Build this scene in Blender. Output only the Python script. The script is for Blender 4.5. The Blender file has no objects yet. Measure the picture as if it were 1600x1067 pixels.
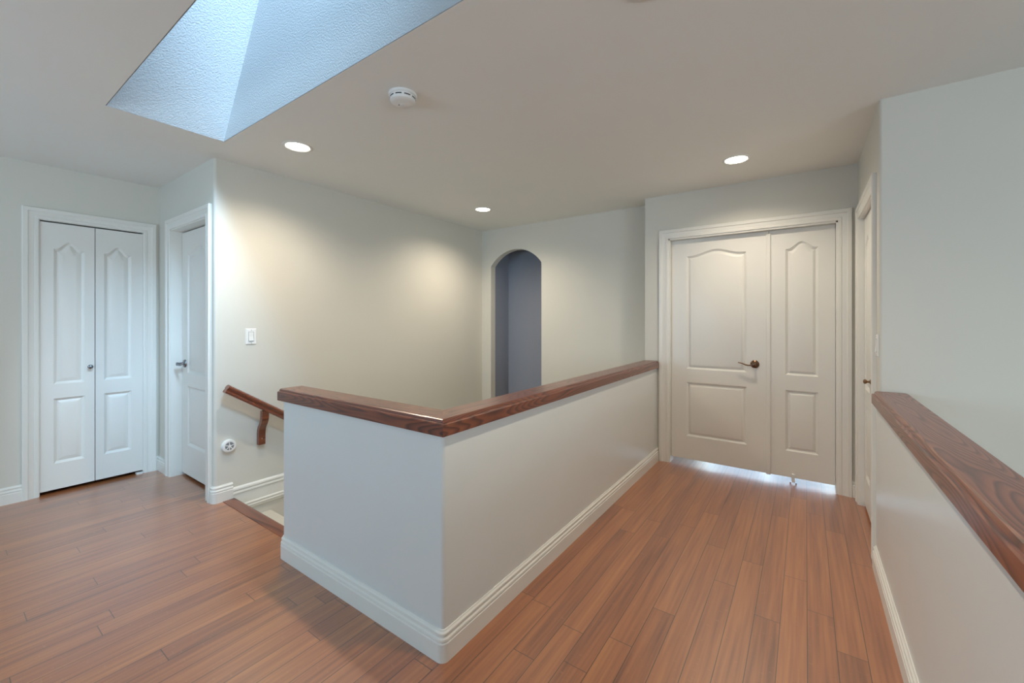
import bpy, bmesh, math
from mathutils import Vector, Matrix
from mathutils.geometry import tessellate_polygon

sc = bpy.context.scene
COL = sc.collection
PI = math.pi

# ------------------------------------------------------------------ camera
TH = math.radians(35.2)
cam_d = bpy.data.cameras.new('camera')
cam_d.sensor_width = 36.0
cam_d.lens = 650.0 / 1600.0 * 36.0
cam_d.shift_y = -33.0 / 1600.0
cam_d.clip_start = 0.02
cam = bpy.data.objects.new('camera', cam_d)
COL.objects.link(cam)
cam.location = (0.0, 0.0, 1.293)
cam.rotation_euler = (PI / 2, 0.0, TH)
sc.camera = cam

# ------------------------------------------------------------------ view, sky
sc.view_settings.view_transform = 'Standard'
sc.view_settings.look = 'None'
sc.view_settings.gamma = 1.0
sc.view_settings.use_curve_mapping = False
sc.view_settings.exposure = 0.36

world = bpy.data.worlds.new('sky')
sc.world = world
world.use_nodes = True
wn = world.node_tree.nodes
wn['Background'].inputs['Color'].default_value = (0.55, 0.75, 1.0, 1)
wn['Background'].inputs['Strength'].default_value = 0.8


def area(name, loc, rot, sx, sy, power, col, spread=180):
    l = bpy.data.lights.new(name, 'AREA')
    l.shape = 'RECTANGLE'
    l.size, l.size_y = sx, sy
    l.energy = power
    l.color = col
    l.spread = math.radians(spread)
    o = bpy.data.objects.new(name, l)
    COL.objects.link(o)
    o.location = loc
    o.rotation_euler = rot
    return o


# daylight through the skylight, the loft window, the foyer window, the bedroom window
SKY = (0.47, 0.735, 1.0)
area('daylight_skylight', (-1.51, 0.84, 3.32), (0, 0, 0), 1.7, 0.50, 1.5, SKY)
_d = Vector((-1.0, 0.20, -0.74)).normalized()          # bright sky high on the right, seen through the skylight
area('bright_sky', Vector((-1.5, 0.84, 3.34)) - _d * 5.0, _d.to_track_quat('-Z', 'Y').to_euler(), 2.4, 3.0, 1650, SKY)
area('daylight_loft_window', (-2.75, -2.52, 1.25), (PI / 2, 0, 0), 1.6, 0.9, 36, (0.52, 0.78, 1.0))
area('daylight_foyer_window', (2.3, -2.52, 0.9), (PI / 2, 0, 0), 2.0, 2.2, 8, (0.84, 0.94, 1.0))
area('fill_side_window', (4.02, -0.7, 1.2), (PI / 2, 0, PI / 2), 2.6, 2.0, 64, (0.80, 0.93, 1.0))  # unseen source added to put neutral light on long half wall and ceiling
area('daylight_bedroom_window', (-0.4, 5.90, 0.95), (-PI / 2, 0, PI), 1.3, 1.6, 55, (0.62, 0.82, 1.0))

CAN_POWER = 46
CAN_COLOR = (1.0, 0.86, 0.67)


# ------------------------------------------------------------------ materials
def new_mat(name):
    m = bpy.data.materials.new(name)
    m.use_nodes = True
    nt = m.node_tree
    b = nt.nodes['Principled BSDF']
    return m, nt, b


def N(nt, typ, **kw):
    n = nt.nodes.new(typ)
    for k, v in kw.items():
        setattr(n, k, v)
    return n


def mathn(nt, op, a, b=None):
    n = nt.nodes.new('ShaderNodeMath')
    n.operation = op
    for i, v in enumerate((a, b)):
        if v is None:
            continue
        if isinstance(v, (int, float)):
            n.inputs[i].default_value = v
        else:
            nt.links.new(v, n.inputs[i])
    return n.outputs[0]


def paint(name, col, rough=0.5, bump=0.02, scale=260.0, var=0.02, dist=0.002, spec=0.5):
    m, nt, b = new_mat(name)
    tc = N(nt, 'ShaderNodeTexCoord')
    nz = N(nt, 'ShaderNodeTexNoise')
    nz.inputs['Scale'].default_value = 2.3
    nt.links.new(tc.outputs['Object'], nz.inputs['Vector'])
    mx = N(nt, 'ShaderNodeMix', data_type='RGBA')
    mx.inputs['A'].default_value = (*[c * (1 - var) for c in col], 1)
    mx.inputs['B'].default_value = (*[min(1, c * (1 + var)) for c in col], 1)
    nt.links.new(nz.outputs['Fac'], mx.inputs['Factor'])
    nt.links.new(mx.outputs['Result'], b.inputs['Base Color'])
    b.inputs['Roughness'].default_value = rough
    b.inputs['Specular IOR Level'].default_value = spec
    if bump:
        n2 = N(nt, 'ShaderNodeTexNoise')
        n2.inputs['Scale'].default_value = scale
        n2.inputs['Detail'].default_value = 2
        nt.links.new(tc.outputs['Object'], n2.inputs['Vector'])
        bp = N(nt, 'ShaderNodeBump')
        bp.inputs['Strength'].default_value = bump
        bp.inputs['Distance'].default_value = dist
        nt.links.new(n2.outputs['Fac'], bp.inputs['Height'])
        nt.links.new(bp.outputs['Normal'], b.inputs['Normal'])
    return m


def metal(name, col, rough):
    m, nt, b = new_mat(name)
    b.inputs['Metallic'].default_value = 1.0
    b.inputs['Roughness'].default_value = rough
    tc = N(nt, 'ShaderNodeTexCoord')
    nz = N(nt, 'ShaderNodeTexNoise')
    nz.inputs['Scale'].default_value = 60
    nt.links.new(tc.outputs['Object'], nz.inputs['Vector'])
    mx = N(nt, 'ShaderNodeMix', data_type='RGBA')
    mx.inputs['A'].default_value = (*[c * 0.8 for c in col], 1)
    mx.inputs['B'].default_value = (*col, 1)
    nt.links.new(nz.outputs['Fac'], mx.inputs['Factor'])
    nt.links.new(mx.outputs['Result'], b.inputs['Base Color'])
    return m


def emit(name, col, s):
    m, nt, b = new_mat(name)
    b.inputs['Base Color'].default_value = (*col, 1)
    b.inputs['Emission Color'].default_value = (*col, 1)
    b.inputs['Emission Strength'].default_value = s
    return m


def ramp(nt, fac, stops):
    r = N(nt, 'ShaderNodeValToRGB')
    els = r.color_ramp.elements
    while len(els) < len(stops):
        els.new(0.5)
    for e, (p, c) in zip(els, stops):
        e.position = p
        e.color = (*c, 1)
    nt.links.new(fac, r.inputs['Fac'])
    return r.outputs['Color']


def floor_mat():
    m, nt, b = new_mat('plank_floor')
    L = nt.links
    tc = N(nt, 'ShaderNodeTexCoord')
    sep = N(nt, 'ShaderNodeSeparateXYZ')
    L.new(tc.outputs['Object'], sep.inputs[0])
    x, y = sep.outputs['X'], sep.outputs['Y']
    W, LEN = 0.0945, 1.15
    xs = mathn(nt, 'DIVIDE', mathn(nt, 'ADD', x, 20 * W - 0.006), W)
    row = mathn(nt, 'FLOOR', xs)
    fx = mathn(nt, 'FRACT', xs)
    wn1 = N(nt, 'ShaderNodeTexWhiteNoise', noise_dimensions='1D')
    L.new(row, wn1.inputs['W'])
    ys = mathn(nt, 'ADD', mathn(nt, 'DIVIDE', y, LEN), mathn(nt, 'MULTIPLY', wn1.outputs['Value'], 7.0))
    pl = mathn(nt, 'FLOOR', ys)
    fy = mathn(nt, 'FRACT', ys)
    cmb = N(nt, 'ShaderNodeCombineXYZ')
    L.new(row, cmb.inputs[0])
    L.new(pl, cmb.inputs[1])
    wn2 = N(nt, 'ShaderNodeTexWhiteNoise', noise_dimensions='2D')
    L.new(cmb.outputs[0], wn2.inputs['Vector'])
    # grain stretched along the boards
    mp = N(nt, 'ShaderNodeMapping')
    mp.inputs['Scale'].default_value = (70, 2.2, 1)
    L.new(tc.outputs['Object'], mp.inputs['Vector'])
    off = N(nt, 'ShaderNodeVectorMath', operation='ADD')
    L.new(mp.outputs[0], off.inputs[0])
    L.new(wn2.outputs['Color'], off.inputs[1])
    g1 = N(nt, 'ShaderNodeTexNoise')
    g1.inputs['Scale'].default_value = 1.0
    g1.inputs['Detail'].default_value = 4
    L.new(off.outputs[0], g1.inputs['Vector'])
    # broad streaks
    mp2 = N(nt, 'ShaderNodeMapping')
    mp2.inputs['Scale'].default_value = (16, 1.1, 1)
    L.new(tc.outputs['Object'], mp2.inputs['Vector'])
    g2 = N(nt, 'ShaderNodeTexNoise')
    g2.inputs['Scale'].default_value = 1.0
    g2.inputs['Detail'].default_value = 3
    L.new(mp2.outputs[0], g2.inputs['Vector'])
    # small bright flecks across the grain
    mp3 = N(nt, 'ShaderNodeMapping')
    mp3.inputs['Scale'].default_value = (40, 95, 1)
    L.new(tc.outputs['Object'], mp3.inputs['Vector'])
    g3 = N(nt, 'ShaderNodeTexNoise')
    g3.inputs['Scale'].default_value = 1.0
    g3.inputs['Detail'].default_value = 1
    L.new(mp3.outputs[0], g3.inputs['Vector'])
    v = mathn(nt, 'ADD', mathn(nt, 'MULTIPLY', wn2.outputs['Value'], 0.17),
              mathn(nt, 'ADD', mathn(nt, 'MULTIPLY', g1.outputs['Fac'], 0.68),
                    mathn(nt, 'MULTIPLY', g2.outputs['Fac'], 0.42)))
    col = ramp(nt, v, [(0.34, (0.135, 0.034, 0.013)), (0.61, (0.350, 0.112, 0.036)), (0.92, (0.53, 0.205, 0.064))])
    fl = ramp(nt, g3.outputs['Fac'], [(0.66, (0, 0, 0)), (0.76, (1, 1, 1))])
    mxf = N(nt, 'ShaderNodeMix', data_type='RGBA')
    L.new(mathn(nt, 'MULTIPLY', fl, 0.3), mxf.inputs['Factor'])
    L.new(col, mxf.inputs['A'])
    mxf.inputs['B'].default_value = (0.52, 0.25, 0.12, 1)
    # seams between boards
    ex = mathn(nt, 'MULTIPLY', mathn(nt, 'MINIMUM', fx, mathn(nt, 'SUBTRACT', 1.0, fx)), W)
    ey = mathn(nt, 'MULTIPLY', mathn(nt, 'MINIMUM', fy, mathn(nt, 'SUBTRACT', 1.0, fy)), LEN)
    e = mathn(nt, 'MINIMUM', ex, ey)
    seam = mathn(nt, 'LESS_THAN', e, 0.0014)
    mxs = N(nt, 'ShaderNodeMix', data_type='RGBA')
    L.new(mathn(nt, 'MULTIPLY', seam, 0.95), mxs.inputs['Factor'])
    L.new(mxf.outputs['Result'], mxs.inputs['A'])
    mxs.inputs['B'].default_value = (0.03, 0.012, 0.006, 1)
    L.new(mxs.outputs['Result'], b.inputs['Base Color'])
    ro = mathn(nt, 'ADD', mathn(nt, 'MULTIPLY', g1.outputs['Fac'], 0.10), 0.30)
    L.new(ro, b.inputs['Roughness'])
    b.inputs['Specular IOR Level'].default_value = 0.7
    b.inputs['Coat Weight'].default_value = 1.0
    b.inputs['Coat IOR'].default_value = 1.8
    b.inputs['Coat Roughness'].default_value = 0.278
    hgt = mathn(nt, 'ADD', mathn(nt, 'MULTIPLY', mathn(nt, 'MINIMUM', e, 0.003), 120.0),
                mathn(nt, 'MULTIPLY', g1.outputs['Fac'], 0.06))
    bp = N(nt, 'ShaderNodeBump')
    bp.inputs['Strength'].default_value = 0.025
    bp.inputs['Distance'].default_value = 0.0015
    L.new(hgt, bp.inputs['Height'])
    L.new(bp.outputs['Normal'], b.inputs['Normal'])
    return m


def oak_mat(name, axis, dark=1.0, rough=0.26, rings=27.0):
    """Stained oak: contour figure drawn out along the grain, plus fine pores."""
    m, nt, b = new_mat(name)
    L = nt.links
    tc = N(nt, 'ShaderNodeTexCoord')
    sc1 = [9.5, 9.5, 9.5]
    sc2 = [110, 110, 110]
    sc1[axis] = 1.15
    sc2[axis] = 5.0
    mp = N(nt, 'ShaderNodeMapping')
    mp.inputs['Scale'].default_value = sc1
    L.new(tc.outputs['Object'], mp.inputs['Vector'])
    n1 = N(nt, 'ShaderNodeTexNoise')
    n1.inputs['Scale'].default_value = 1.0
    n1.inputs['Detail'].default_value = 1.2
    n1.inputs['Roughness'].default_value = 0.35
    L.new(mp.outputs[0], n1.inputs['Vector'])
    ring = mathn(nt, 'FRACT', mathn(nt, 'MULTIPLY', n1.outputs['Fac'], rings))
    mp2 = N(nt, 'ShaderNodeMapping')
    mp2.inputs['Scale'].default_value = sc2
    L.new(tc.outputs['Object'], mp2.inputs['Vector'])
    n2 = N(nt, 'ShaderNodeTexNoise')
    n2.inputs['Scale'].default_value = 1.0
    n2.inputs['Detail'].default_value = 2
    L.new(mp2.outputs[0], n2.inputs['Vector'])
    fig = ramp(nt, ring, [(0.0, (0, 0, 0)), (0.42, (0.75, 0.75, 0.75)), (0.78, (1, 1, 1)), (1.0, (0.0, 0.0, 0.0))])
    v = mathn(nt, 'ADD', mathn(nt, 'MULTIPLY', fig, 0.62), mathn(nt, 'MULTIPLY', n2.outputs['Fac'], 0.42))
    d = dark
    col = ramp(nt, v, [(0.15, (0.045 * d, 0.009 * d, 0.005 * d)), (0.60, (0.150 * d, 0.036 * d, 0.016 * d)),
                       (1.0, (0.25 * d, 0.075 * d, 0.032 * d))])
    L.new(col, b.inputs['Base Color'])
    L.new(mathn(nt, 'ADD', mathn(nt, 'MULTIPLY', v, -0.08), rough + 0.11), b.inputs['Roughness'])
    b.inputs['Specular IOR Level'].default_value = 0.6
    b.inputs['Coat Weight'].default_value = 0.5
    b.inputs['Coat Roughness'].default_value = 0.278
    bp = N(nt, 'ShaderNodeBump')
    bp.inputs['Strength'].default_value = 0.25
    bp.inputs['Distance'].default_value = 0.001
    L.new(v, bp.inputs['Height'])
    L.new(bp.outputs['Normal'], b.inputs['Normal'])
    return m


def carpet_mat():
    m = paint('cream_carpet', (0.72, 0.68, 0.60), 0.95, 0.8, 420, 0.06, 0.004, 0.1)
    return m


def glass_mat():
    m, nt, b = new_mat('window_glass')
    nt.nodes.remove(b)
    out = nt.nodes['Material Output']
    tr = N(nt, 'ShaderNodeBsdfTransparent')
    gl = N(nt, 'ShaderNodeBsdfGlossy')
    gl.inputs['Roughness'].default_value = 0.02
    mx = N(nt, 'ShaderNodeMixShader')
    mx.inputs[0].default_value = 0.07
    nt.links.new(tr.outputs[0], mx.inputs[1])
    nt.links.new(gl.outputs[0], mx.inputs[2])
    nt.links.new(mx.outputs[0], out.inputs['Surface'])
    return m


M = {}
M['wall'] = paint('greige_wall_paint', (0.675, 0.655, 0.59), 0.55, 0.03, 220)
M['halfwall'] = paint('greige_satin_paint', (0.71, 0.735, 0.72), 0.30, 0.015, 120)
M['ceiling'] = paint('ceiling_paint', (0.84, 0.835, 0.79), 0.8, 0.03, 200)
M['shaft'] = paint('stippled_plaster', (0.50, 0.515, 0.52), 0.8, 0.6, 130, 0.02, 0.005)
M['blue'] = paint('slate_blue_paint', (0.275, 0.30, 0.365), 0.6, 0.03, 200)
M['trim'] = paint('white_trim_paint', (0.80, 0.785, 0.735), 0.32, 0.0)
M['door'] = paint('white_door_paint', (0.79, 0.775, 0.73), 0.36, 0.02, 500)
M['plastic'] = paint('white_plastic', (0.83, 0.83, 0.81), 0.35, 0.0)
M['greyplastic'] = paint('grey_plastic', (0.23, 0.24, 0.26), 0.45, 0.0)
M['dark'] = paint('dark_slot', (0.02, 0.02, 0.02), 0.7, 0.0)
M['floor'] = floor_mat()
M['nosing'] = oak_mat('nosing_wood', 0, 1.15, 0.25, 6.0)
M['oak_x'] = oak_mat('stained_oak_along_x', 0)
M['oak_y'] = oak_mat('stained_oak_along_y', 1)
M['oak_right'] = oak_mat('stained_oak_broad_figure_sheen_tint', 1, 1.15, 0.28, 24.0)  # same oak, base colour lightened to stand in for daylight sheen
M['rail'] = oak_mat('red_stained_rail', 1, 1.2, 0.2)
M['bronze'] = metal('oiled_bronze', (0.20, 0.125, 0.08), 0.28)
M['nickel'] = metal('dark_nickel', (0.30, 0.31, 0.33), 0.22)
M['steel'] = metal('bright_steel', (0.75, 0.75, 0.76), 0.25)
M['brass'] = metal('aged_brass', (0.32, 0.19, 0.10), 0.28)
M['lens'] = emit('lamp_lens', (1.0, 0.93, 0.80), 9.0)
M['carpet'] = carpet_mat()
M['glass'] = glass_mat()

# ------------------------------------------------------------------ mesh helpers
ORG = {}


def wloc(o):
    return ORG.get(o.name, Vector((0, 0, 0))) if o else Vector((0, 0, 0))


def link(name, verts, faces, mat, parent=None, smooth=None, origin=None):
    org = wloc(parent) if parent else Vector(origin or (0, 0, 0))
    me = bpy.data.meshes.new(name)
    me.from_pydata([tuple(Vector(v) - org) for v in verts], [], faces)
    bm = bmesh.new()
    bm.from_mesh(me)
    bmesh.ops.remove_doubles(bm, verts=bm.verts, dist=1e-5)
    bmesh.ops.recalc_face_normals(bm, faces=bm.faces)
    bm.to_mesh(me)
    bm.free()
    me.materials.append(mat)
    if smooth is not None:
        for p in me.polygons:
            p.use_smooth = True
        me.set_sharp_from_angle(angle=math.radians(smooth))
    o = bpy.data.objects.new(name, me)
    COL.objects.link(o)
    if parent:
        o.parent = parent
    else:
        o.location = org
    ORG[o.name] = org
    return o


def tag(o, label, cat, group=None, kind=None):
    o['label'] = label
    o['category'] = cat
    if group:
        o['group'] = group
    if kind:
        o['kind'] = kind
    return o


def thing(name, loc, label, cat, group=None, kind=None):
    o = bpy.data.objects.new(name, None)
    COL.objects.link(o)
    o.location = loc
    o.empty_display_size = 0.1
    ORG[o.name] = Vector(loc)
    return tag(o, label, cat, group, kind)


class MB:
    def __init__(self):
        self.v, self.f = [], []

    def add(self, vs, fs):
        n = len(self.v)
        self.v += [tuple(p) for p in vs]
        self.f += [tuple(i + n for i in f) for f in fs]
        return self

    def box(self, x0, x1, y0, y1, z0, z1):
        vs = [(x, y, z) for z in (z0, z1) for y in (y0, y1) for x in (x0, x1)]
        return self.add(vs, [(0, 2, 3, 1), (4, 5, 7, 6), (0, 1, 5, 4), (2, 6, 7, 3), (0, 4, 6, 2), (1, 3, 7, 5)])

    def slab(self, outer, holes, o, eu, ev, en, t):
        """polygon (u,v) with holes, extruded by t along en"""
        o, eu, ev, en = Vector(o), Vector(eu), Vector(ev), Vector(en)
        loops = [outer] + list(holes)
        tris = tessellate_polygon([[Vector((a, b, 0)) for a, b in lp] for lp in loops])
        flat = [p for lp in loops for p in lp]
        n = len(flat)
        vs = [o + eu * a + ev * b for a, b in flat] + [o + eu * a + ev * b + en * t for a, b in flat]
        fs = [tuple(tr) for tr in tris] + [tuple(i + n for i in reversed(tr)) for tr in tris]
        k = 0
        for lp in loops:
            m = len(lp)
            for i in range(m):
                j = (i + 1) % m
                fs.append((k + i, k + j, k + j + n, k + i + n))
            k += m
        return self.add(vs, fs)

    def sweep(self, path, prof, nrm, seg=None, closed=False):
        """profile (a,b): a sideways = nrm x tangent, b along nrm; mitred at every corner"""
        nrm = Vector(nrm).normalized()
        P = [Vector(p) for p in path]
        k = len(P)
        T = [(P[(i + 1) % k] - P[i]).normalized() for i in range(k if closed else k - 1)]
        mit = []
        for i in range(k):
            if closed:
                a, c = T[i - 1], T[i]
            else:
                a, c = T[max(0, i - 1)], T[min(k - 2, i)]
            sa, scc = nrm.cross(a), nrm.cross(c)
            mm = sa + scc
            mm.normalize()
            mit.append(mm / max(0.2, mm.dot(sa)))
        idx = range(k) if seg is None else range(seg[0], seg[1] + 1)
        idx = list(idx)
        vs = [P[i] + mit[i] * a + nrm * b for i in idx for a, b in prof]
        n = len(prof)
        fs = []
        cnt = len(idx)
        for r in range(cnt if closed else cnt - 1):
            r2 = (r + 1) % cnt
            for j in range(n):
                j2 = (j + 1) % n
                fs.append((r * n + j, r * n + j2, r2 * n + j2, r2 * n + j))
        if not closed:
            fs.append(tuple(range(n)))
            fs.append(tuple((cnt - 1) * n + j for j in reversed(range(n))))
        return self.add(vs, fs)

    def lathe(self, prof, o, axis, n=28):
        """profile (r,h) turned round axis through o"""
        o, ax = Vector(o), Vector(axis).normalized()
        e1 = ax.orthogonal().normalized()
        e2 = ax.cross(e1)
        vs, fs = [], []
        for r, h in prof:
            for i in range(n):
                a = 2 * PI * i / n
                vs.append(o + ax * h + (e1 * math.cos(a) + e2 * math.sin(a)) * max(r, 1e-5))
        for k in range(len(prof) - 1):
            for i in range(n):
                j = (i + 1) % n
                fs.append((k * n + i, k * n + j, (k + 1) * n + j, (k + 1) * n + i))
        fs.append(tuple(range(n)))
        fs.append(tuple((len(prof) - 1) * n + i for i in range(n)))
        return self.add(vs, fs)

    def tube(self, pts, rads, n=12, flat=1.0, up=(0, 0, 1)):
        P = [Vector(p) for p in pts]
        up = Vector(up)
        vs, fs = [], []
        for i, p in enumerate(P):
            t = (P[min(i + 1, len(P) - 1)] - P[max(i - 1, 0)]).normalized()
            e1 = t.cross(up).normalized()
            e2 = e1.cross(t)
            for k in range(n):
                a = 2 * PI * k / n
                vs.append(p + (e1 * math.cos(a) + e2 * math.sin(a) * flat) * rads[i])
        for i in range(len(P) - 1):
            for k in range(n):
                j = (k + 1) % n
                fs.append((i * n + k, i * n + j, (i + 1) * n + j, (i + 1) * n + k))
        fs.append(tuple(range(n)))
        fs.append(tuple((len(P) - 1) * n + k for k in range(n)))
        return self.add(vs, fs)

    def go(self, name, mat, parent=None, smooth=None, origin=None):
        return link(name, self.v, self.f, mat, parent, smooth, origin)


def struct(name, mb, mat, label, cat, smooth=None):
    o = mb.go(name, mat, None, smooth)
    return tag(o, label, cat, None, 'structure')


def arc(cx, cy, r, a0, a1, n=6):
    return [(cx + r * math.cos(math.radians(a0 + (a1 - a0) * i / n)),
             cy + r * math.sin(math.radians(a0 + (a1 - a0) * i / n))) for i in range(n + 1)]


X3, Y3, Z3 = (1, 0, 0), (0, 1, 0), (0, 0, 1)

# ------------------------------------------------------------------ key dimensions
H = 2.44
XL = -4.59          # closet wall
YJ = 1.185          # wall of the narrow door
XS = -3.405         # stairwell left wall
YA = 4.16           # arch wall
YD = 3.93           # double door wall
XR = 0.313          # corridor right wall
YR = 2.87           # its corner
HX0, HY0 = -1.122, 1.137        # half wall outer faces
HX1, HY1 = -1.237, 1.252        # half wall inner faces
HE = -2.337                     # half wall free end
RX0, RX1 = 0.302, 0.417         # right half wall
XW, XE, YB, YN = -6.2, 4.1, -2.6, 6.0
ZL = -2.75

# ------------------------------------------------------------------ floor, ceiling
fl = [(XW, YB), (RX1, YB), (RX1, YR), (XE, YR), (XE, YN), (XW, YN), (XW, YB)][:-1]
well = [(XS - .02, 1.235), (HX1 + .02, 1.235), (HX1 + .02, YA + .02), (XS - .02, YA + .02)]
mb = MB().slab(fl, [well], (0, 0, 0), X3, Y3, (0, 0, -1), 0.25)
struct('floor', mb, M['floor'], 'reddish brown hardwood plank floor of the landing and corridor', 'floor')
struct('floor_lower', MB().box(XW, XE, YB, YN, ZL - 0.1, ZL), M['floor'],
       'lower storey hardwood floor below the stairwell and foyer', 'floor')

SX0, SX1, SY0, SY1 = -3.05, -0.05, 0.567, 1.115
mb = MB().slab([(XW, YB), (XE, YB), (XE, YN), (XW, YN)], [[(SX0 - .004, SY0 - .004), (SX1 + .004, SY0 - .004), (SX1 + .004, SY1 + .004), (SX0 - .004, SY1 + .004)]],
               (0, 0, H), X3, Y3, Z3, 0.12)
struct('ceiling', mb, M['ceiling'], 'smooth greige ceiling with the skylight opening cut in it', 'ceiling')

# skylight shaft, splayed at both ends
ZT = 3.34
TX0, TX1 = -2.42, -0.60
th = 0.05
sh = [Vector((SX0, SY0, H)), Vector((SX1, SY0, H)), Vector((SX1, SY1, H)), Vector((SX0, SY1, H)),
      Vector((TX0, SY0, ZT)), Vector((TX1, SY0, ZT)), Vector((TX1, SY1, ZT)), Vector((TX0, SY1, ZT))]
ou = [Vector((SX0 - th, SY0 - th, H + 0.12)), Vector((SX1 + th, SY0 - th, H + 0.12)),
      Vector((SX1 + th, SY1 + th, H + 0.12)), Vector((SX0 - th, SY1 + th, H + 0.12)),
      Vector((TX0 - th, SY0 - th, ZT)), Vector((TX1 + th, SY0 - th, ZT)),
      Vector((TX1 + th, SY1 + th, ZT)), Vector((TX0 - th, SY1 + th, ZT))]
mb = MB()
fs = []
for i in range(4):
    j = (i + 1) % 4
    fs += [(i, j, 4 + j, 4 + i), (8 + i, 12 + i, 12 + j, 8 + j), (4 + i, 4 + j, 12 + j, 12 + i), (i, 8 + i, 8 + j, j)]
mb.add(sh + ou, fs)
struct('wall_skylight', mb, M['shaft'], 'pale stippled plaster walls of the skylight shaft above the ceiling', 'wall')

w1 = thing('window_1', ((TX0 + TX1) / 2, (SY0 + SY1) / 2, ZT), 'skylight window at the top of the plaster shaft',
           'window', None, 'structure')
mb = MB().slab([(TX0 - .06, SY0 - .06), (TX1 + .06, SY0 - .06), (TX1 + .06, SY1 + .06), (TX0 - .06, SY1 + .06)],
               [[(TX0 + .02, SY0 + .02), (TX1 - .02, SY0 + .02), (TX1 - .02, SY1 - .02), (TX0 + .02, SY1 - .02)]],
               (0, 0, ZT), X3, Y3, Z3, 0.06)
mb.go('window_frame', M['trim'], w1)
MB().box(TX0 + .01, TX1 - .01, SY0 + .01, SY1 - .01, ZT + .03, ZT + .036).go('pane', M['glass'], w1)

# ------------------------------------------------------------------ walls
T = 0.12
# closet wall (faces +X): u = Y, v = Z
C0, C1, CT = 0.492, 1.082, 2.035
mb = MB().slab([(YB, 0), (C0, 0), (C0, CT), (C1, CT), (C1, 0), (YJ + T, 0), (YJ + T, H), (YB, H)], [],
               (XL, 0, 0), Y3, Z3, (-1, 0, 0), T)
struct('wall_left', mb, M['wall'], 'greige wall round the white bifold closet door on the left', 'wall')
# wall of the narrow door (faces -Y)
D0, D1, DT = -4.285, -3.53, 2.04
mb = MB().slab([(XL, 0), (D0, 0), (D0, DT), (D1, DT), (D1, H), (XL, H)], [], (0, YJ, 0), X3, Z3, Y3, T)
struct('wall_jog', mb, M['wall'], 'short greige wall holding the narrow white door beside the closet', 'wall')
# stairwell left wall, with rounded corner
r = 0.02
pl = [(D1, YJ)] + arc(XS - r, YJ + r, r, -90, 0) + [(XS, YA), (XS, YN), (XS - T, YN), (XS - T, YJ + T), (D1, YJ + T)]
pl = [p for i, p in enumerate(pl) if i == 0 or (Vector(p) - Vector(pl[i - 1])).length > 1e-6]
mb = MB().slab(pl, [], (0, 0, 0), X3, Y3, Z3, H)
mb.box(XS - T, XS, YJ + .05, YN, ZL, 0)
struct('wall_stairwell', mb, M['wall'], 'long warm greige wall above the stairs with light switch and handrail', 'wall', 30)
# arch wall
AX0, AX1, AS, RISE = -3.262, -2.515, 1.972, 0.188
hw = (AX1 - AX0) / 2
R = (hw * hw + RISE * RISE) / (2 * RISE)
cz = AS + RISE - R
a0 = math.degrees(math.asin(hw / R))
top = [((AX0 + AX1) / 2 + R * math.sin(math.radians(t)), cz + R * math.cos(math.radians(t)))
       for t in [a0 - 2 * a0 * i / 32 for i in range(33)]]
AT = 0.09
hole = [(AX0, 0.05), (AX1, 0.05)] + top
mb = MB().slab([(XS, ZL), (HX1 - .0, ZL), (HX1 - .0, H), (XS, H)], [hole], (0, YA, 0), X3, Z3, Y3, AT)
struct('wall_back', mb, M['wall'], 'greige end wall of the stairwell pierced by the arched opening', 'wall')
# blue passage behind the arch
mb = MB()
mb.box(XS, -3.275, YA + AT, 4.62, 0, H)
mb.box(-3.275, HX1, 4.56, 4.62, 0, H)
struct('wall_alcove', mb, M['blue'], 'slate blue walls seen through the arched opening', 'wall')
# double door wall (faces -Y)
E0, E1, ET = -1.022, 0.198, 2.035
mb = MB().slab([(HX1, 0), (E0, 0), (E0, ET), (E1, ET), (E1, 0), (XR, 0), (XR, H), (HX1, H)], [],
               (0, YD, 0), X3, Z3, Y3, T)
mb.box(HX1, HX1 + T, YD + T, YN, 0, H)
struct('wall_end', mb, M['wall'], 'greige wall at the end of the corridor holding the double door', 'wall')
# corridor right wall (faces -X) and its return facing the camera
G0, G1, GT = 3.045, 3.785, 2.008
mb = MB().slab([(YR + .03, 0), (G0, 0), (G0, GT), (G1, GT), (G1, 0), (YN, 0), (YN, H), (YR + .03, H)], [],
               (XR, 0, 0), Y3, Z3, X3, T)
r = 0.015
pl = [(XR, YR + .03)] + arc(XR + r, YR + r, r, 180, 270) + [(XE, YR), (XE, YR + .03)]
mb.slab(pl, [], (0, 0, 0), X3, Y3, Z3, H)
mb.box(XR + .1, XE, YR + .03, YR + T, 0, H)
mb.box(XR + .1, XE, YR, YR + T, ZL, 0)
struct('wall_right', mb, M['wall'], 'plain grey greige wall beyond the right half wall, with the corridor door round its corner', 'wall', 30)

# outer shell behind the camera
lw0, lw1, fw0, fw1 = -3.6, -1.9, 1.3, 3.3
mb = MB().slab([(XW, ZL), (XE, ZL), (XE, H), (XW, H)],
               [[(lw0, .8), (lw1, .8), (lw1, 1.9), (lw0, 1.9)], [(fw0, -.2), (fw1, -.2), (fw1, 2.0), (fw0, 2.0)]],
               (0, YB, 0), X3, Z3, (0, -1, 0), T)
struct('wall_front', mb, M['wall'], 'greige wall behind the viewer with two windows', 'wall')
bw0, bw1 = -1.05, 0.25
mb = MB().slab([(XW, ZL), (XE, ZL), (XE, H), (XW, H)], [[(bw0, .12), (bw1, .12), (bw1, 1.78), (bw0, 1.78)]],
               (0, YN, 0), X3, Z3, Y3, T)
mb.box(XW - T, XW, YB, YN, ZL, H)
mb.slab([(YB, ZL), (YN, ZL), (YN, H), (YB, H)], [[(-2.1, .2), (.7, .2), (.7, 2.2), (-2.1, 2.2)]], (XE, 0, 0), Y3, Z3, X3, T)
struct('wall_outer', mb, M['wall'], 'outer walls of the rooms behind the doors', 'wall')
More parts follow.
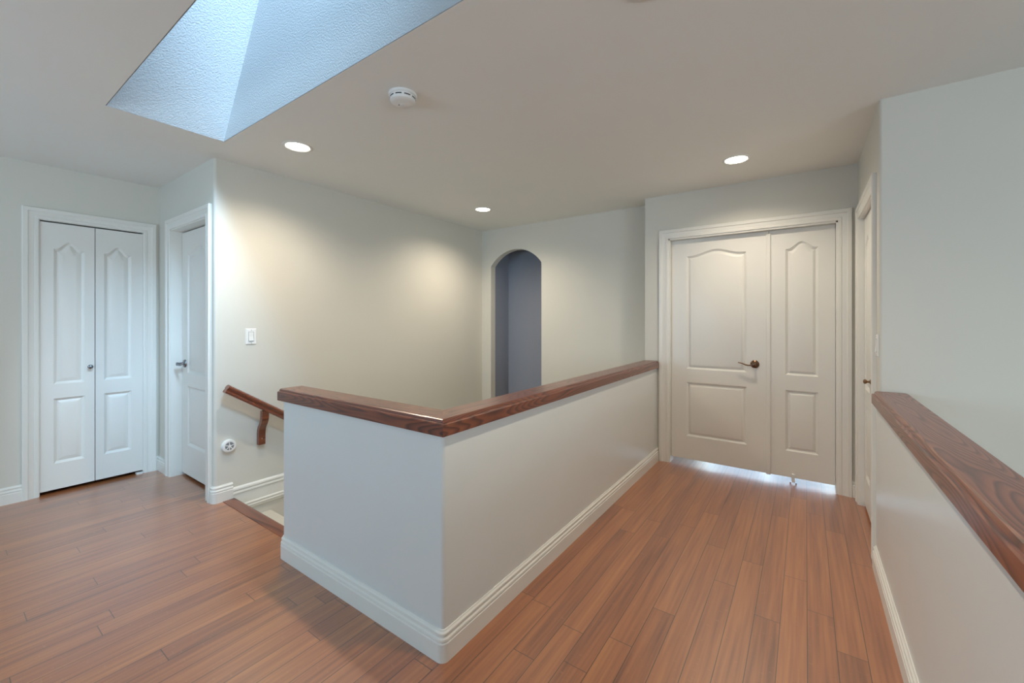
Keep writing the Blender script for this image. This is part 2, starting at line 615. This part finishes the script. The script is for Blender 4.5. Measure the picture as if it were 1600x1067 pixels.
mb = MB().box(RX0 + .01, RX1, YB, YR, ZL, 0)
mb.box(HX1, HX1 + T, 1.3, YA, ZL, -0.001)
mb.box(XS, HX1 + T, 1.235 - .1, 1.28, ZL, -0.031)
struct('wall_lower', mb, M['wall'], 'greige walls of the storey below, under the landing edge', 'wall')


def window(n, x0, x1, z0, z1, y, s, label):
    w = thing('window_%d' % n, ((x0 + x1) / 2, y, z0), label, 'window', None, 'structure')
    f = MB().slab([(x0, z0), (x1, z0), (x1, z1), (x0, z1)],
                  [[(x0 + .05, z0 + .05), ((x0 + x1) / 2 - .02, z0 + .05), ((x0 + x1) / 2 - .02, z1 - .05), (x0 + .05, z1 - .05)],
                   [((x0 + x1) / 2 + .02, z0 + .05), (x1 - .05, z0 + .05), (x1 - .05, z1 - .05), ((x0 + x1) / 2 + .02, z1 - .05)]],
                  (0, y, 0), X3, Z3, (0, s, 0), 0.07)
    f.go('window_frame', M['trim'], w)
    MB().box(x0 + .04, x1 - .04, y + s * .03 - .003, y + s * .03 + .003, z0 + .04, z1 - .04).go('pane', M['glass'], w)


window(2, lw0, lw1, .8, 1.9, YB, -1, 'white framed window behind the viewer on the landing side')
window(3, fw0, fw1, -.2, 2.0, YB, -1, 'tall white framed window behind the viewer over the foyer')
w5 = thing('window_5', (XE, 0, .2), 'white framed foyer side window, unseen, added to light the long half wall', 'window', None, 'structure')  # added window, goes with the side fill lamp
MB().slab([(-2.1, .2), (.7, .2), (.7, 2.2), (-2.1, 2.2)],
          [[(-2.05, .25), (-.72, .25), (-.72, 2.15), (-2.05, 2.15)], [(-.68, .25), (.65, .25), (.65, 2.15), (-.68, 2.15)]],
          (XE, 0, 0), Y3, Z3, X3, 0.07).go('window_frame', M['trim'], w5)
MB().box(XE + .027, XE + .033, -2.06, .66, .24, 2.16).go('pane', M['glass'], w5)
window(4, bw0, bw1, .12, 1.78, YN, 1, 'white framed window in the room behind the double door')

# ------------------------------------------------------------------ half walls and caps
r = 0.016
pl = (arc(HX0 - r, HY0 + r, r, -90, 0) + [(HX0, YD), (HX1, YD), (HX1, HY1)] +
      arc(HE + r, HY1 - r, r, 90, 180) + arc(HE + r, HY0 + r, r, 180, 270))
mb = MB().slab(pl, [], (0, 0, 0), X3, Y3, Z3, 0.857)
struct('wall_half', mb, M['halfwall'], 'L-shaped satin greige half wall standing round the stairwell', 'half wall', 30)
mb = MB().box(RX0, RX1, YB, YR, 0, 0.862)
struct('wall_half_right', mb, M['halfwall'], 'satin greige half wall along the right edge of the corridor', 'half wall')


def cap_profile(hw, z0, z1):
    s = [(hw, z0), (hw, z1 - .018), (hw - .003, z1 - .014), (hw - .010, z1 - .013), (hw - .011, z1 - .010),
         (hw - .014, z1 - .003), (hw - .019, z1)]
    return s + [(-a, b) for a, b in reversed(s)]


cx, cy = (HX0 + HX1) / 2, (HY0 + HY1) / 2
path = [(HE - .02, cy, 0), (cx, cy, 0), (cx, YD - .018, 0)]
cap = thing('wall_cap', (cx, cy, .857), 'mitred reddish oak cap on the L-shaped half wall round the stairs', 'cap')
prof = cap_profile(.077, .857, .919)
MB().sweep(path, prof, Z3, (0, 1)).go('board', M['oak_x'], cap, 25)
MB().sweep(path, prof, Z3, (1, 2)).go('board', M['oak_y'], cap, 25)
rc = (RX0 + RX1) / 2
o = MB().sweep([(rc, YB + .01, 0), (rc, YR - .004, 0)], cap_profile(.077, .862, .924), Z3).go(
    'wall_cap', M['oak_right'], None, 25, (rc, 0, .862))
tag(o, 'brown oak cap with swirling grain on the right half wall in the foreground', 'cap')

# ------------------------------------------------------------------ baseboards
BP = [(0, 0), (.016, 0), (.016, .070), (.0125, .073), (.0125, .076), (.0155, .080), (.0145, .087), (.009, .092),
      (.0085, .098), (.012, .102), (.0115, .108), (.006, .113), (.004, .118), (0, .118)]


def base(name, path, label, flip=False):
    p = [(a, b, 0) for a, b in path]
    prof = [(-a, b) for a, b in BP] if not flip else BP
    struct(name, MB().sweep(p, prof, Z3), M['trim'], label, 'baseboard', 25)


r = 0.016
base('baseboard_half', [(HE + .10, HY1)] + arc(HE + r, HY1 - r, r, 90, 180) + arc(HE + r, HY0 + r, r, 180, 270) +
     arc(HX0 - r, HY0 + r, r, -90, 0) + [(HX0, YD)], 'white moulded baseboard wrapping the L-shaped half wall')
base('baseboard_right', [(RX0, YR), (RX0, YB)], 'white moulded baseboard along the right half wall')
base('baseboard_left', [(XL, YB), (XL, C0 - .072)], 'white moulded baseboard left of the bifold closet door')
base('baseboard_left_corner', [(XL, C1 + .083), (XL, YJ), (D0 - .085, YJ)],
     'short piece of white baseboard in the corner between the two left doors')
r = 0.02
base('baseboard_stairwell', [(D1 + .085, YJ)] + arc(XS - r, YJ + r, r, -90, 0) + [(XS, 1.30)],
     'white baseboard rounding the wall corner at the top of the stairs')
base('baseboard_end', [(E1 + .083, YD), (XR, YD), (XR, G1 + .082)],
     'sliver of white baseboard in the corner between double door and corridor door')

# stair skirt: moulded band running level on the stairwell wall
mb = MB()
sk = [(0, -.11), (.008, -.11), (.008, -.10), (.014, -.095), (.016, -.085), (.012, -.078), (.016, -.072), (.016, -.064), (.010, -.056),
      (.010, .022), (.015, .027), (.015, .036), (.012, .042), (.012, .050), (.016, .055), (.014, .066), (.006, .074), (0, .076)]
mb.sweep([(XS, 1.30, 0), (XS, YA, 0)], [(-a, b) for a, b in sk], Z3)
struct('trim_1', mb, M['trim'], 'white double moulded skirt board on the stairwell wall', 'trim', 25)

# nosing board
mb = MB().sweep([(XS, 1.305, 0), (HX1, 1.305, 0)],
                [(-.072, -.03), (-.072, .003), (-.004, .004), (.006, .001), (.012, -.010), (.008, -.024), (0, -.03)], Z3)
struct('trim_2', mb, M['nosing'], 'red brown wooden nosing board at the top of the stairs', 'stair nosing', 40)

# carpeted stairs
st = thing('staircase', ((XS + HE) / 2, 1.3, ZL), 'cream carpeted stairs going down behind the half wall', 'stairs', None, 'structure')
for i in range(10):
    z = -.18 * (i + 1)
    y0 = 1.30 + .255 * i
    pr = [(y0, z - .5), (y0, z), (y0 + .255, z)] + [(y0 + .255 + .022 * math.sin(t), z - .022 + .022 * math.cos(t))
                                                  for t in [PI * k / 8 for k in range(1, 9)]] + [(y0 + .255, z - .5)]
    MB().slab(pr, [], (XS + .001, 0, 0), Y3, Z3, X3, HE - XS).go('step', M['carpet'], st, 40)

# ------------------------------------------------------------------ doors
CAS = [(0, 0), (0, .010), (.004, .013), (.020, .014), (.023, .010), (.027, .012), (.050, .015), (.055, .020), (.078, .021),
       (.082, .017), (.082, 0)]


def casing(pts, nrm, parent, sgn=1, label=None):
    """pts: bottom, top, top, bottom of the opening; casing lies outside"""
    MB().sweep(pts, [(sgn * a, b) for a, b in CAS], nrm).go('door_casing', M['trim'], parent, 25)


def panel_ring(x0, x1, z0, z1, rise, d, n=28, power=1.0):
    a, b = x0 + d, x1 - d
    pts = [(a, z0 + d), (b, z0 + d)]
    if rise <= 0:
        return pts + [(b, z1 - d), (a, z1 - d)]
    for i in range(n + 1):
        t = i / n
        s = 0.5 * (1 - math.cos(2 * PI * min(1, max(0, (t - .06) / .88))))
        pts.append((b + (a - b) * t, z1 - d + rise * s ** power))
    return pts


def leaf(parent, frame, w, h, t, panels, name='door_leaf', mat=None, bev=0.04, power=1.0):
    """frame = (origin, along, out): front face lies in the plane through origin, 'out' points at the viewer"""
    o, eu, en = [Vector(q) for q in frame]
    ev = Vector(Z3)
    mb = MB()
    outer = [(0, 0), (w, 0), (w, h), (0, h)]
    rings = [[panel_ring(*p, d, power=power) for d in (0, .002, .016, .019, bev, bev + .004)] for p in panels]
    dep = (0, .0025, .0135, .0135, .0025, .0015)
    loops = [outer] + [rg[0] for rg in rings]
    tris = tessellate_polygon([[Vector((a, b, 0)) for a, b in lp] for lp in loops])
    flat = [p for lp in loops for p in lp]
    P = lambda a, b, d: o + eu * a + ev * b - en * d
    mb.add([P(a, b, 0) for a, b in flat], [tuple(tr) for tr in tris])
    for rg in rings:
        n = len(rg[0])
        vs = [P(a, b, dep[k]) for k, lp in enumerate(rg) for a, b in lp]
        fs = []
        for k in range(len(rg) - 1):
            for i in range(n):
                j = (i + 1) % n
                fs.append((k * n + i, k * n + j, (k + 1) * n + j, (k + 1) * n + i))
        mb.add(vs, fs)
        tr = tessellate_polygon([[Vector((a, b, 0)) for a, b in rg[-1]]])
        mb.add([P(a, b, dep[-1]) for a, b in rg[-1]], [tuple(q) for q in tr])
    bk = [P(a, b, t) for a, b in outer]
    fr = [P(a, b, 0) for a, b in outer]
    mb.add(fr + bk, [(4, 5, 6, 7), (0, 1, 5, 4), (1, 2, 6, 5), (2, 3, 7, 6), (3, 0, 4, 7)])
    return mb.go(name, mat or M['door'], parent, 22)


def knob(parent, o, axis, mat, s=1.0, name='door_knob'):
    p = [(.016, 0), (.016, .003), (.008, .005), (.006, .016), (.011, .020), (.0155, .026), (.0155, .031), (.011, .036), (.003, .038)]
    return MB().lathe([(a * s, h * s) for a, h in p], o, axis).go(name, mat, parent, 40)


def lever(parent, o, out, along, mat):
    o, out, along = Vector(o), Vector(out), Vector(along)
    up = Vector(Z3)
    mb = MB().lathe([(.033, 0), (.033, .005), (.029, .010), (.017, .014), (.011, .018), (.011, .045), (.014, .050), (.013, .060), (.004, .063)], o, out)
    q = mb.go('door_handle', mat, parent, 40)
    pts, rd = [], []
    for i in range(13):
        t = i / 12
        pts.append(o + out * (.052 - .006 * t) + along * (.118 * t) + up * (-.010 * math.sin(PI * min(1, t * 1.3)) + .012 * t * t))
        rd.append(.0095 - .0045 * t)
    MB().tube(pts, rd, 12, 0.8).go('lever', mat, q, 50)
    return q


# --- door_1: bifold closet door on the left wall, faces +X
d1 = thing('door_1', (XL, (C0 + C1) / 2, 0), 'white bifold closet door of two narrow arched-panel leaves on the left', 'door', None, 'structure')
casing([(XL, C0, 0), (XL, C0, CT), (XL, C1, CT), (XL, C1, 0)], X3, d1, 1)
MB().box(XL - T, XL + .002, C0 - .02, C0 + .004, 0, CT + .0).go('door_jamb', M['trim'], d1)
MB().box(XL - T, XL + .002, C1 - .004, C1 + .02, 0, CT + .0).go('door_jamb', M['trim'], d1)
MB().box(XL - T, XL + .002, C0 - .02, C1 + .02, CT - .003, CT + .02).go('door_jamb', M['trim'], d1)
w = (C1 - C0 - .014) / 2
xf = XL + .002
l1 = leaf(d1, ((xf, C0 + .005, .028), Y3, X3), w, 1.993, .034,
          [(.068, .068 + .165, .787, 1.80, .058), (.068, .068 + .165, .192, .680, 0)], bev=.044)
l2 = leaf(d1, ((xf, C0 + .009 + w, .028), Y3, X3), w, 1.993, .034,
          [(.050, .050 + .165, .787, 1.80, .058), (.050, .050 + .165, .192, .680, 0)], bev=.044)
knob(l1, (xf, C0 + .005 + w - .026, .93), X3, M['nickel'], 0.95)
MB().box(XL - .03, XL + .012, 1.035, 1.075, 0.0, .012).go('floor_bracket', M['plastic'], d1)

# --- door_2: narrow door beside it, faces -Y
d2 = thing('door_2', ((D0 + D1) / 2, YJ, 0), 'white arched-panel door deep in its frame next to the bifold closet', 'door', None, 'structure')
casing([(D0, YJ, 0), (D0, YJ, DT), (D1, YJ, DT), (D1, YJ, 0)], (0, -1, 0), d2, 1)
for a, b in ((D0 - .01, D0 + .006), (D1 - .006, D1 + .01)):
    MB().box(a, b, YJ - .003, YJ + T, 0, DT).go('door_jamb', M['trim'], d2)
MB().box(D0, D1, YJ - .003, YJ + T, DT - .008, DT + .012).go('door_jamb', M['trim'], d2)
yf = YJ + .074
dw = D1 - D0 - .018
l3 = leaf(d2, ((D0 + .009, yf, .022), X3, (0, -1, 0)), dw, 2.0, .035,
          [(.12, dw - .12, .838, 1.815, .055), (.12, dw - .12, .245, .73, 0)], bev=.04)
lever(l3, (D0 + .075, yf, .935), (0, -1, 0), X3, M['nickel'])

# --- door_3: unequal double door at the end of the corridor, faces -Y
d3 = thing('door_3', ((E0 + E1) / 2, YD, 0), 'white double door of one wide and one narrow leaf at the corridor end', 'door', None, 'structure')
casing([(E0, YD, 0), (E0, YD, ET), (E1, YD, ET), (E1, YD, 0)], (0, -1, 0), d3, 1)
for a, b in ((E0 - .01, E0 + .012), (E1 - .012, E1 + .01)):
    MB().box(a, b, YD - .003, YD + T, 0, ET).go('door_jamb', M['trim'], d3)
MB().box(E0, E1, YD - .003, YD + T, ET - .012, ET + .01).go('door_jamb', M['trim'], d3)
yf = YD + .05
zb, hh = .045, 1.976
MB().box(E0, E1, yf + .036, yf + .05, ET - .05, ET).go('door_stop', M['trim'], d3)
for a, b in ((E0, E0 + .028), (E1 - .028, E1)):
    MB().box(a, b, yf + .036, yf + .05, .044, ET).go('door_stop', M['trim'], d3)
xa = E0 + .014
xs = -0.2445
wl = xs - xa - .002
l4 = leaf(d3, ((xa, yf, zb), X3, (0, -1, 0)), wl, hh, .035,
          [(-.879 - xa, -.404 - xa, .812, 1.825, .045), (-.879 - xa, -.404 - xa, .207, .692, 0)], bev=.036)
wr = E1 - .014 - xs - .002
l5 = leaf(d3, ((xs + .002, yf, zb), X3, (0, -1, 0)), wr, hh, .035,
          [(-.133 - xs, .080 - xs, .812, 1.817, .054), (-.133 - xs, .080 - xs, .207, .692, 0)], bev=.034)
MB().slab([(-.262, yf), (-.262, yf - .008), (-.257, yf - .012), (-.236, yf - .012), (-.231, yf - .008), (-.231, yf)], [],
          (0, 0, zb - .004), X3, Y3, Z3, hh - .02).go('astragal', M['door'], l5)
lever(l4, (-.343, yf, .930), (0, -1, 0), (-1, 0, 0), M['bronze'])
bolt = MB().box(-.090, -.068, yf - .014, yf - .002, .012, .075)
bolt.go('floor_bolt', M['plastic'], l5)
kp = MB().box(-.102, -.092, yf - .02, yf - .006, .0, .014).box(-.066, -.056, yf - .02, yf - .006, .0, .014)
kp.go('bolt_keeper', M['steel'], d3)

# --- door_4: corridor closet door round the corner, faces -X
d4 = thing('door_4', (XR, (G0 + G1) / 2, 0), 'white door seen edge-on in the corridor right wall', 'door', None, 'structure')
casing([(XR, G0, 0), (XR, G0, GT), (XR, G1, GT), (XR, G1, 0)], (-1, 0, 0), d4, -1)
for a, b in ((G0 - .01, G0 + .006), (G1 - .006, G1 + .01)):
    MB().box(XR - .003, XR + T, a, b, 0, GT).go('door_jamb', M['trim'], d4)
MB().box(XR - .003, XR + T, G0, G1, GT - .008, GT + .012).go('door_jamb', M['trim'], d4)
w4 = (G1 - G0 - .018) / 2
xf = XR + .022
l6 = leaf(d4, ((xf, G1 - .008, .025), (0, -1, 0), (-1, 0, 0)), w4, 1.968, .034,
          [(.07, w4 - .07, .80, 1.78, .055), (.07, w4 - .07, .2, .69, 0)], bev=.04)
l7 = leaf(d4, ((xf, G1 - .010 - w4, .025), (0, -1, 0), (-1, 0, 0)), w4, 1.968, .034,
          [(.07, w4 - .07, .80, 1.78, .055), (.07, w4 - .07, .2, .69, 0)], bev=.04)
knob(l6, (xf, G1 - .008 - w4 + .03, .905), (-1, 0, 0), M['brass'], 0.95)

# ------------------------------------------------------------------ handrail on the stairwell wall
rx = XS + .075
sl = -0.66
ry0, rz0 = 1.232, .812
hr = thing('handrail', (XS, 1.45, .3), 'red stained wooden handrail sloping down the stairwell wall', 'handrail')
d = Vector((0, 1, sl)).normalized()
up = Vector((0, -sl, 1)).normalized()
prf = [(.020, -.028), (.025, -.020), (.021, -.010), (.018, -.004), (.026, .004), (.029, .012), (.025, .022), (.014, .029), (0, .031)]
prf = prf + [(-a, b) for a, b in reversed(prf[:-1])]
L_ = 3.0
p0 = Vector((rx, ry0, rz0))
mb = MB().sweep([p0, p0 + d * .02, p0 + d * L_], prf, up)
mb.go('rail', M['rail'], hr, 35)


def bracket(y):
    zt = rz0 + sl * (y - ry0) - .028
    zb_ = zt - .265
    # side silhouette in the X-Z plane, extruded along Y
    fr, bk = [], []
    for i in range(17):
        t = i / 16
        z = zt + (zb_ - zt) * t
        s = 1 / (1 + math.exp((t - .42) * 14))
        xc = XS + .016 + (rx - XS - .016) * s
        fr.append((xc + .016, z))
        bk.append((max(XS, xc - .016), z))
    poly = fr + list(reversed(bk))
    m_ = MB()
    wv = .048
    m_.slab(poly, [], (0, y - wv / 2, 0), X3, Z3, Y3, wv)
    b_ = m_.go('bracket', M['rail'], hr, 35)
    for zz in (zb_ + .045, zb_ + .105):
        xo = XS + .030
        MB().lathe([(.006, 0), (.006, .002), (.0035, .0035)], (xo - .001, y, zz), X3, 12).go('screw', M['steel'], b_, 40)


bracket(1.488)
bracket(2.9)

# ------------------------------------------------------------------ wall devices
sw = thing('light_switch', (XS, 1.423, 1.172), 'white rocker light switch on the stairwell wall above the handrail', 'light switch')


def plate(parent, o, eu, en, w, h):
    o, eu, en = Vector(o), Vector(eu), Vector(en)
    m_ = MB()
    a, b = w / 2, h / 2
    out = [(-a, -b), (a, -b), (a, b), (-a, b)]
    ins = [(-a + .004, -b + .004), (a - .004, -b + .004), (a - .004, b - .004), (-a + .004, b - .004)]
    ev = Vector(Z3)
    vs = [o + eu * p + ev * q for p, q in out] + [o + eu * p + ev * q + en * .003 for p, q in out] + \
         [o + eu * p + ev * q + en * .006 for p, q in ins]
    fs = [(0, 1, 2, 3), (8, 9, 10, 11)]
    for k in (0, 4):
        for i in range(4):
            j = (i + 1) % 4
            fs.append((k + i, k + j, k + 4 + j, k + 4 + i))
    m_.add(vs, fs)
    m_.go('wall_plate', M['plastic'], parent)
    m_ = MB()
    m_.slab([(-.0185, -.036), (.0185, -.036), (.0185, .036), (-.0185, .036)], [[(-.0165, -.034), (.0165, -.034), (.0165, .034), (-.0165, .034)]],
            o + en * .0058, eu, ev, en, .0006)
    m_.go('rocker_gap', M['greyplastic'], parent)
    m_ = MB()
    ro = [(-.016, -.033, .011), (.016, -.033, .011), (.016, 0, .0065), (-.016, 0, .0065), (.016, .033, .008), (-.016, .033, .008)]
    vs = [o + eu * p + ev * q + en * c for p, q, c in ro] + [o + eu * p + ev * q + en * .005 for p, q, c in ro]
    m_.add(vs, [(0, 1, 2, 3), (3, 2, 4, 5), (0, 1, 7, 6), (1, 2, 8, 7), (2, 4, 10, 8), (4, 5, 11, 10), (5, 3, 9, 11), (3, 0, 6, 9)])
    m_.go('rocker', M['plastic'], parent)
    for s in (-1, 1):
        MB().lathe([(.003, 0), (.003, .001), (.001, .0015)], o + ev * (s * .048) + en * .0058, en, 10).go('screw', M['steel'], parent)


plate(sw, (XS, 1.423, 1.172), Y3, X3, .072, .118)
sw2 = thing('light_switch', (XR, 2.914, 1.160), 'light switch seen edge-on at the corner of the right wall', 'light switch')
plate(sw2, (XR, 2.914, 1.160), (0, -1, 0), (-1, 0, 0), .066, .115)

nl = thing('round_wall_sensor', (XS, 1.272, .39), 'small round white wall fixture with a grey segmented face below the handrail', 'wall sensor')
c0 = Vector((XS, 1.272, .39))
MB().lathe([(.045, 0), (.045, .020), (.043, .025), (.034, .028), (.029, .026), (.005, .026)], c0, X3, 36).go('housing', M['plastic'], nl, 35)
MB().lathe([(.028, 0), (.028, .0015), (.002, .0015)], c0 + Vector((.0262, 0, 0)), X3, 32).go('dial', M['greyplastic'], nl, 35)
mb = MB()
for ang in (15, 95, 160, 220, 265, 310):
    a = math.radians(ang)
    dv = Vector((0, math.cos(a), math.sin(a)))
    pv = Vector((0, -math.sin(a), math.cos(a)))
    q = c0 + Vector((.0275, 0, 0))
    vs = [q + pv * s * .0028 + dv * k + Vector((e, 0, 0)) for e in (0, .002) for k in (.003, .028) for s in (-1, 1)]
    mb.add(vs, [(0, 1, 3, 2), (4, 6, 7, 5), (0, 2, 6, 4), (1, 5, 7, 3), (0, 4, 5, 1), (2, 3, 7, 6)])
mb.lathe([(.010, 0), (.010, .003), (.004, .004)], c0 + Vector((.0275, 0, 0)), X3, 16)
mb.go('spokes', M['plastic'], nl)

# ------------------------------------------------------------------ smoke detector
SC = Vector((-1.672, 1.408, H))
sd = thing('smoke_detector', SC, 'round white smoke detector on the ceiling near the skylight', 'smoke detector')
DN = (0, 0, -1)
MB().lathe([(.070, 0), (.070, .010), (.067, .013), (.067, .014)], SC, DN, 40).go('base_plate', M['plastic'], sd, 35)
MB().lathe([(.063, .013), (.063, .030), (.064, .031), (.062, .038), (.055, .043), (.035, .045), (.002, .046)], SC, DN, 40).go('cover', M['plastic'], sd, 35)
mb = MB()
for i in range(9):
    a0_, a1_ = 2 * PI * i / 9 + .10, 2 * PI * (i + 1) / 9 - .10
    vs, fs = [], []
    for k in range(7):
        a = a0_ + (a1_ - a0_) * k / 6
        for rr, zz in ((.0625, .021), (.0637, .021), (.0637, .026), (.0625, .026)):
            vs.append(SC + Vector((rr * math.cos(a), rr * math.sin(a), -zz)))
    for k in range(6):
        for j in range(4):
            j2 = (j + 1) % 4
            fs.append((k * 4 + j, k * 4 + j2, k * 4 + 4 + j2, k * 4 + 4 + j))
    fs += [(0, 1, 2, 3), (24, 25, 26, 27)]
    mb.add(vs, fs)
mb.go('vent_slots', M['dark'], sd)
MB().lathe([(.013, .043), (.013, .0475), (.010, .0485), (.002, .0485)], SC + Vector((-.018, .005, 0)), DN, 20).go('test_button', M['plastic'], sd, 35)
MB().box(SC.x - .026, SC.x - .018, SC.y - .008, SC.y - .004, H - .049, H - .0475).go('indicator', M['dark'], sd)

# ------------------------------------------------------------------ recessed ceiling lights
for (x, y, lab, pw) in ((-2.738, 1.428, 'recessed ceiling light beside the skylight over the stair top', 1.0),
                    (-2.722, 3.337, 'smallest recessed ceiling light, near the arched opening', 1.0),
                    (-0.403, 3.345, 'recessed ceiling light in front of the double door', 0.64),
                    (-0.440, 1.408, 'recessed ceiling light cut off by the top edge of the photo', 1.0)):
    g = thing('ceiling_light', (x, y, H), lab, 'ceiling light', 'recessed ceiling lights')
    MB().lathe([(.092, 0), (.092, .002), (.088, .005), (.076, .006), (.072, .003), (.070, .0015), (.071, 0)],
               (x, y, H), DN, 48).go('trim_ring', M['trim'], g, 40)
    MB().lathe([(.0705, .0), (.0705, .0025), (.05, .003), (.002, .003)], (x, y, H), DN, 40).go('lens', M['lens'], g, 40)
    l = bpy.data.lights.new('can_lamp', 'SPOT')
    l.energy = CAN_POWER * pw
    l.color = CAN_COLOR
    l.spot_size = math.radians(150)
    l.spot_blend = 0.85
    l.shadow_soft_size = 0.032
    lo = bpy.data.objects.new('can_lamp', l)
    COL.objects.link(lo)
    lo.parent = g
    lo.location = (0, 0, -.02)
